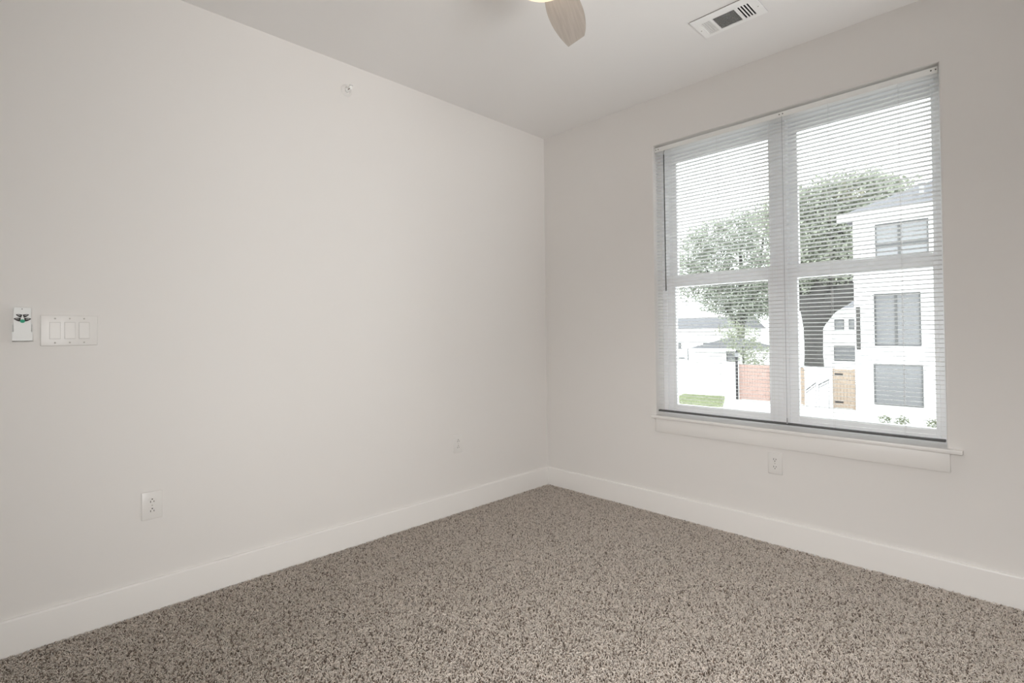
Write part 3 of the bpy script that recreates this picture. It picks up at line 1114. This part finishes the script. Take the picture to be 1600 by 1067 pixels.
# white three-storey townhouse on the right
HY = 27.3
th = empty('townhouse', (0, 0, 0), 'white three-storey townhouse with a recessed balcony and grey roof', 'house')
bm = new_bm()
X0, X1 = -3.52, 7.0
ZE = 6.55
rx0, rx1, rz0, rz1 = -2.80, -0.47, 0.38, 3.05
box(bm, (X0, HY, GZ), (X1, HY+9, rz0))
box(bm, (X0, HY, rz1), (X1, HY+9, ZE))
box(bm, (X0, HY, rz0), (rx0, HY+9, rz1))
box(bm, (rx1, HY, rz0), (X1, HY+9, rz1))
box(bm, (rx0, HY+0.5, rz0), (rx1, HY+9, rz1))
obj('wall', bm, 'stucco', th)
bm = new_bm()
e0 = X0-0.5
v = [bm.verts.new(q) for q in ((e0, HY-0.55, ZE+0.12), (X1, HY-0.55, ZE+0.12), (X1, HY+9.5, ZE+0.12), (e0, HY+9.5, ZE+0.12),
                               (e0, HY-0.55, ZE+0.24), (X1, HY-0.55, ZE+0.24), (X1, HY+9.5, ZE+0.24), (e0, HY+9.5, ZE+0.24),
                               (e0+5.0, HY+4.5, ZE+2.9), (X1, HY+4.5, ZE+2.9))]
for f in ((0, 1, 2, 3), (0, 1, 5, 4), (2, 3, 7, 6), (3, 0, 4, 7), (1, 2, 6, 9, 5), (4, 5, 9, 8), (6, 7, 8, 9), (7, 4, 8)):
    bm.faces.new([v[i] for i in f])
obj('roof', bm, 'roof_pale', th)
bm = new_bm()
box(bm, (e0-0.03, HY-0.62, ZE-0.10), (X1, HY-0.54, ZE+0.26))
box(bm, (e0, HY-0.54, ZE-0.02), (X1, HY+0.02, ZE+0.10))
obj('fascia', bm, 'stucco', th)
bm = new_bm()
box(bm, (-1.02, HY+0.7, ZE+0.6), (-0.84, HY+0.9, ZE+1.45))
box(bm, (-1.07, HY+0.65, ZE+1.45), (-0.79, HY+0.95, ZE+1.52))
obj('vent_pipe', bm, 'greymetal', th)
win(th, -2.57, -0.68, 4.30, 6.18, HY, 'midglass', 0.05, (-1.70,), (5.20,))
win(th, -2.72, -0.98, -2.36, -0.52, HY, 'darkglass', 0.06, (), ())
win(th, rx0+0.06, -1.08, rz0+0.05, 2.85, HY+0.5, 'darkglass', 0.06, (-1.95,), ())
bm = new_bm()
box(bm, (X0+0.08, HY-0.1, 0.2), (X0+0.24, HY-0.005, 2.3))
obj('downspout', bm, 'bark', th)
bm = new_bm()
box(bm, (X0-0.02, HY-0.06, 3.55), (X1, HY, 3.75))
obj('floor_band', bm, 'stucco', th)


def plain_house(name, loc, sx, sy, zw, zr, roofm, label, wins, hip=True, over=0.5):
    """walls + hipped or gabled roof, windows on the front (y = 0) in local metres"""
    r = empty(name, loc, label, 'house')
    b = new_bm()
    box(b, (0, 0, 0), (sx, sy, zw))
    obj('wall', b, 'stucco', r)
    b = new_bm()
    o_ = over
    v = [b.verts.new(q) for q in ((-o_, -o_, zw), (sx+o_, -o_, zw), (sx+o_, sy+o_, zw), (-o_, sy+o_, zw),
                                  (sy/2 if hip else -o_, sy/2, zr), (sx-sy/2 if hip else sx+o_, sy/2, zr))]
    for f in ((0, 1, 5, 4), (2, 3, 4, 5), (0, 4, 3), (1, 2, 5), (0, 3, 2, 1)):
        b.faces.new([v[i] for i in f])
    obj('roof', b, roofm, r)
    b = new_bm()
    box(b, (-o_-0.02, -o_-0.05, zw-0.22), (sx+o_+0.02, -o_, zw+0.02))
    obj('fascia', b, 'stucco', r)
    for (x0, x1, z0, z1) in wins:
        win(r, x0, x1, z0, z1, 0.0, 'darkglass', 0.08)
    return r


plain_house('garage', (-20.2, 45.5, GZ), 5.2, 5.0, 2.85, 3.95, 'roof', 'low white garage with a grey hipped roof behind the garden wall', [(3.0, 3.9, 1.7, 2.6)])
plain_house('house', (-31.5, 58.5, GZ), 10.0, 8.0, 4.75, 6.3, 'roof_pale', 'wide white house with a grey roof behind the garage', [(2.0, 3.2, 1.2, 3.0), (6.2, 7.4, 1.2, 3.0)], hip=False)
plain_house('house', (-14.8, 66, GZ), 6.2, 7.0, 6.9, 8.6, 'roof_pale', 'white house seen far off beyond the big tree trunk', [(1.5, 2.3, 4.6, 5.6), (2.9, 3.7, 4.6, 5.6), (1.4, 3.6, 1.0, 2.6)])

# basketball hoop behind the garden wall
hp = empty('basketball_hoop', (-17.9, 38, GZ), 'basketball hoop on a pole behind the white garden wall', 'basketball hoop')
bm = new_bm()
tube(bm, (0, 0.3, 0), (0, 0.3, 2.6), 0.06, seg=10)
obj('pole', bm, 'black', hp)
bm = new_bm()
for a, b in (((-0.55, 1.75), (0.55, 1.75)), ((-0.55, 3.05), (0.55, 3.05)), ((-0.55, 1.75), (-0.55, 3.05)), ((0.55, 1.75), (0.55, 3.05))):
    tube(bm, (a[0], 0, a[1]), (b[0], 0, b[1]), 0.035, seg=6)
obj('backboard_frame', bm, 'black', hp)
bm = new_bm()
box(bm, (-0.54, 0.0, 1.76), (0.54, 0.03, 3.04))
obj('backboard', bm, 'stucco', hp)
bm = new_bm()
pts = [(0.12+0.23*math.cos(2*PI*k/16), -0.27+0.23*math.sin(2*PI*k/16), 2.3) for k in range(17)]
path(bm, pts, 0.03, 6)
obj('rim', bm, 'black', hp)
bm = new_bm()
for k in range(0, 16):
    a = 2*PI*k/16
    tube(bm, (0.12+0.23*math.cos(a), -0.27+0.23*math.sin(a), 2.3), (0.12+0.13*math.cos(a+0.3), -0.27+0.13*math.sin(a+0.3), 1.9), 0.012, seg=4)
obj('net', bm, 'stucco', hp)


# parked cars between garage and wall
def car(loc, rz, label):
    r = empty('car', loc, label, 'car', 'cars parked behind the garden walls', rz)
    r.scale = (1.05, 1.05, 1.40)      # tall off-road body
    b = new_bm()
    body = [(-2.2, 0.3), (2.2, 0.3), (2.25, 0.75), (1.35, 0.95), (0.75, 1.48), (-1.1, 1.5), (-1.9, 1.0), (-2.25, 0.9)]
    prism(b, body, lambda u, v, d: Vector((u, d, v)), -0.85, 0.85)
    bmesh.ops.bevel(b, geom=b.edges[:], offset=0.08, segments=2, affect='EDGES')
    obj('body', b, 'carpaint', r, smooth=40)
    for s in (-1, 1):
        b = new_bm()
        prism(b, [(1.15, 0.98), (0.70, 1.38), (-1.0, 1.40), (-1.6, 1.0)], lambda u, v, d: Vector((u, d, v)), s*0.853, s*0.868)
        obj('side_window', b, 'darkglass', r)
        for x in (-1.4, 1.4):
            b = new_bm()
            tube(b, (x, s*0.7, 0.33), (x, s*0.9, 0.33), 0.33, seg=20)
            obj('wheel', b, 'black', r)
    return r


car((-15.6, 36.0, GZ), 0.0, 'dark grey car parked in front of the low white garage')
car((-7.4, 35.2, GZ), 0.0, 'dark grey car parked behind the short white garden wall')


# ------------------------------------------------------------------ outside: plants
def foliage(name, blobs, density, leaf, col, parent, seed, jitter=0.25, m='leaf'):
    """leaf blades scattered through overlapping clumps: blobs = (centre, radii)"""
    rng = np.random.default_rng(seed)
    Ps = []
    for c, r in blobs:
        n = int(density*r[0]*r[1]*r[2]*4.2/1.0)
        d = rng.normal(size=(n, 3))
        d /= np.linalg.norm(d, axis=1, keepdims=True)
        rad = rng.uniform(0.25, 1, n)**0.45
        # ragged outline: radius modulated by direction
        ph = rng.uniform(0, 6.28, 6)
        mod = 1+jitter*(np.sin(5*d[:, 0]+ph[0])*np.sin(6*d[:, 2]+ph[1])+0.6*np.sin(11*d[:, 0]+ph[2])*np.sin(9*d[:, 2]+ph[3])*np.cos(8*d[:, 1]+ph[4]))
        Ps.append(np.array(c)+d*rad[:, None]*mod[:, None]*np.array(r))
    P = np.concatenate(Ps)
    n = len(P)
    A = rng.normal(size=(n, 3))
    A /= np.linalg.norm(A, axis=1, keepdims=True)
    B = np.cross(A, rng.normal(size=(n, 3)))
    B /= np.linalg.norm(B, axis=1, keepdims=True)
    L = leaf*rng.uniform(0.7, 1.3, n)
    V = np.zeros((n, 4, 3))
    V[:, 0] = P-A*L[:, None]
    V[:, 1] = P+B*(L*0.5)[:, None]
    V[:, 2] = P+A*L[:, None]
    V[:, 3] = P-B*(L*0.5)[:, None]
    c = np.array(col)*rng.uniform(0.75, 1.25, n)[:, None]
    return np_mesh(name, V.reshape(-1, 3), np.arange(n*4), np.full(n, 4), np.repeat(c, 4, 0), m, parent)


def limb(bm, pts, radii, seg=12):
    """one continuous tapering branch"""
    P = [Vector(q) for q in pts]
    prev = None
    for i, (q, r) in enumerate(zip(P, radii)):
        d = (P[min(i+1, len(P)-1)]-P[max(i-1, 0)]).normalized()
        u = d.cross(Vector((0, 1, 0.01))).normalized()
        v = d.cross(u)
        ringv = [bm.verts.new(q+(u*math.cos(2*PI*k/seg)+v*math.sin(2*PI*k/seg))*r) for k in range(seg)]
        if prev:
            for k in range(seg):
                bm.faces.new((prev[k], prev[(k+1) % seg], ringv[(k+1) % seg], ringv[k]))
        else:
            bm.faces.new(ringv[::-1])
        prev = ringv
    bm.faces.new(prev)


tr = empty('oak_tree', (-9.2, 42, GZ), 'huge spreading oak with a thick dark trunk between the houses', 'tree')
bm = new_bm()
limb(bm, [(0, 0, -0.1), (0, 0, 0.5), (0, 0, 2.6), (0, 0, 4.6), (0.1, 0, 5.8), (0.3, 0, 7.0)], [1.0, 0.75, 0.62, 0.66, 0.95, 1.3], 16)
limb(bm, [(-0.3, 0, 6.3), (-2.2, 0.4, 9.5), (-3.2, 0.6, 13.0)], [0.7, 0.42, 0.15], 10)
limb(bm, [(0.1, 0, 4.9), (0.9, -0.2, 6.3), (2.4, -0.3, 7.4), (3.9, -0.2, 9.2), (4.8, 0, 12.5)], [0.6, 0.8, 0.85, 0.5, 0.15], 14)
limb(bm, [(0.2, 0, 6.3), (1.3, -0.3, 9.6), (2.4, 0.2, 14.0)], [1.1, 0.7, 0.18], 10)
limb(bm, [(0, 0, 6.6), (-0.5, 0.6, 10.0), (-0.4, 0.3, 13.6)], [0.95, 0.5, 0.2], 10)
obj('trunk', bm, 'bark', tr, smooth=60)
foliage('crown', [((-0.9, 0, 13.6), (2.3, 2.2, 2.1)), ((0.6, 0.2, 14.0), (2.3, 2.2, 2.0)), ((2.3, 0, 14.3), (2.5, 2.2, 2.0)), ((3.6, 0.2, 14.4), (2.3, 2.2, 1.8)),
                  ((5.0, 0, 13.4), (1.9, 2.0, 1.7)), ((-0.2, -0.3, 11.6), (2.5, 2.4, 2.5)), ((1.6, 0, 11.8), (2.5, 2.4, 2.3)), ((3.2, 0.2, 12.2), (2.1, 2.0, 1.9)),
                  ((0.1, -0.4, 9.3), (2.5, 2.4, 1.9)), ((1.8, -0.3, 9.6), (2.1, 2.2, 1.9)), ((-0.5, -0.2, 8.0), (1.4, 1.8, 0.9)), ((2.7, -0.2, 8.5), (1.3, 1.7, 0.9)), ((-2.8, 0, 13.4), (1.5, 1.6, 1.5))],
        62, 0.14, (0.31, 0.33, 0.265), tr, 21)
tr2 = empty('leafy_tree', (-19.0, 53.4, GZ), 'broad leafy tree behind the low white garage', 'tree')
bm = new_bm()
limb(bm, [(0, 0, -0.1), (0, 0, 4.0), (0.2, 0, 8.0), (0.1, 0, 14.0)], [0.5, 0.40, 0.32, 0.1], 12)
limb(bm, [(0, 0, 4.4), (-2.0, 0.3, 8.0), (-4.2, 0.2, 12.5)], [0.32, 0.22, 0.07], 8)
limb(bm, [(0.1, 0, 5.2), (1.6, 0.2, 8.6), (2.4, 0.1, 14.0)], [0.32, 0.22, 0.07], 8)
obj('trunk', bm, 'bark', tr2, smooth=60)
foliage('crown', [((-4.8, 0, 13.4), (2.2, 2.1, 2.4)), ((-3.0, 0.1, 14.7), (2.6, 2.1, 2.3)), ((-0.3, 0, 15.0), (2.7, 2.1, 2.3)), ((2.2, 0.1, 15.0), (2.5, 2.1, 2.5)),
                  ((-5.6, 0, 10.4), (1.9, 2.0, 2.5)), ((-3.1, -0.2, 10.9), (2.7, 2.1, 2.5)), ((0.3, 0, 11.2), (2.9, 2.1, 2.7)), ((2.6, -0.2, 10.6), (2.3, 2.1, 2.7)),
                  ((-2.3, 0, 7.9), (2.3, 2.0, 1.9)), ((0.4, -0.2, 7.4), (2.5, 2.0, 1.8)), ((2.2, 0, 7.8), (2.1, 2.0, 1.9)), ((1.2, 0, 6.3), (2.1, 1.8, 1.1)), ((-1.2, 0.1, 8.6), (3.0, 2.0, 2.0)), ((1.4, -0.1, 8.2), (2.6, 2.0, 2.2))],
        44, 0.15, (0.32, 0.345, 0.285), tr2, 33)
tr3 = empty('small_tree', (-13.9, 40.5, GZ), 'small bushy tree just behind the reddish timber fence', 'tree')
bm = new_bm()
limb(bm, [(0, 0, -0.05), (0.05, 0, 1.5), (0, 0, 3.2)], [0.12, 0.09, 0.04], 8)
obj('trunk', bm, 'bark', tr3)
foliage('crown', [((0.0, 0, 3.6), (1.5, 1.3, 1.5)), ((0.9, 0.1, 2.6), (1.2, 1.1, 1.1)), ((-0.9, 0, 4.5), (1.2, 1.1, 0.9)), ((0.4, 0, 1.6), (1.3, 1.1, 1.1))], 70, 0.10, (0.28, 0.30, 0.22), tr3, 44)
bs = empty('bush', (-9.9, 37.5, GZ), 'round pale bush beside the big tree trunk', 'bush')
foliage('foliage', [((0, 0, 1.0), (0.8, 0.7, 1.0)), ((0.2, 0, 2.1), (0.7, 0.6, 0.9))], 130, 0.09, (0.27, 0.29, 0.22), bs, 55)
for k, (x, y, lb) in enumerate(((-2.33, 26.9, 'first low shrub from the timber gate along the townhouse wall'),
                                (-1.68, 26.9, 'middle low shrub of three along the townhouse wall'),
                                (-0.62, 26.9, 'last low shrub from the timber gate along the townhouse wall'))):
    s = empty('low_shrub', (x, y, GZ), lb, 'shrub', 'shrubs along the townhouse wall')
    foliage('foliage', [((0, 0, 0.22), (0.27, 0.22, 0.22)), ((0.08, 0.02, 0.32), (0.2, 0.18, 0.15))], 2600, 0.045, (0.17, 0.185, 0.12), s, 60+k)
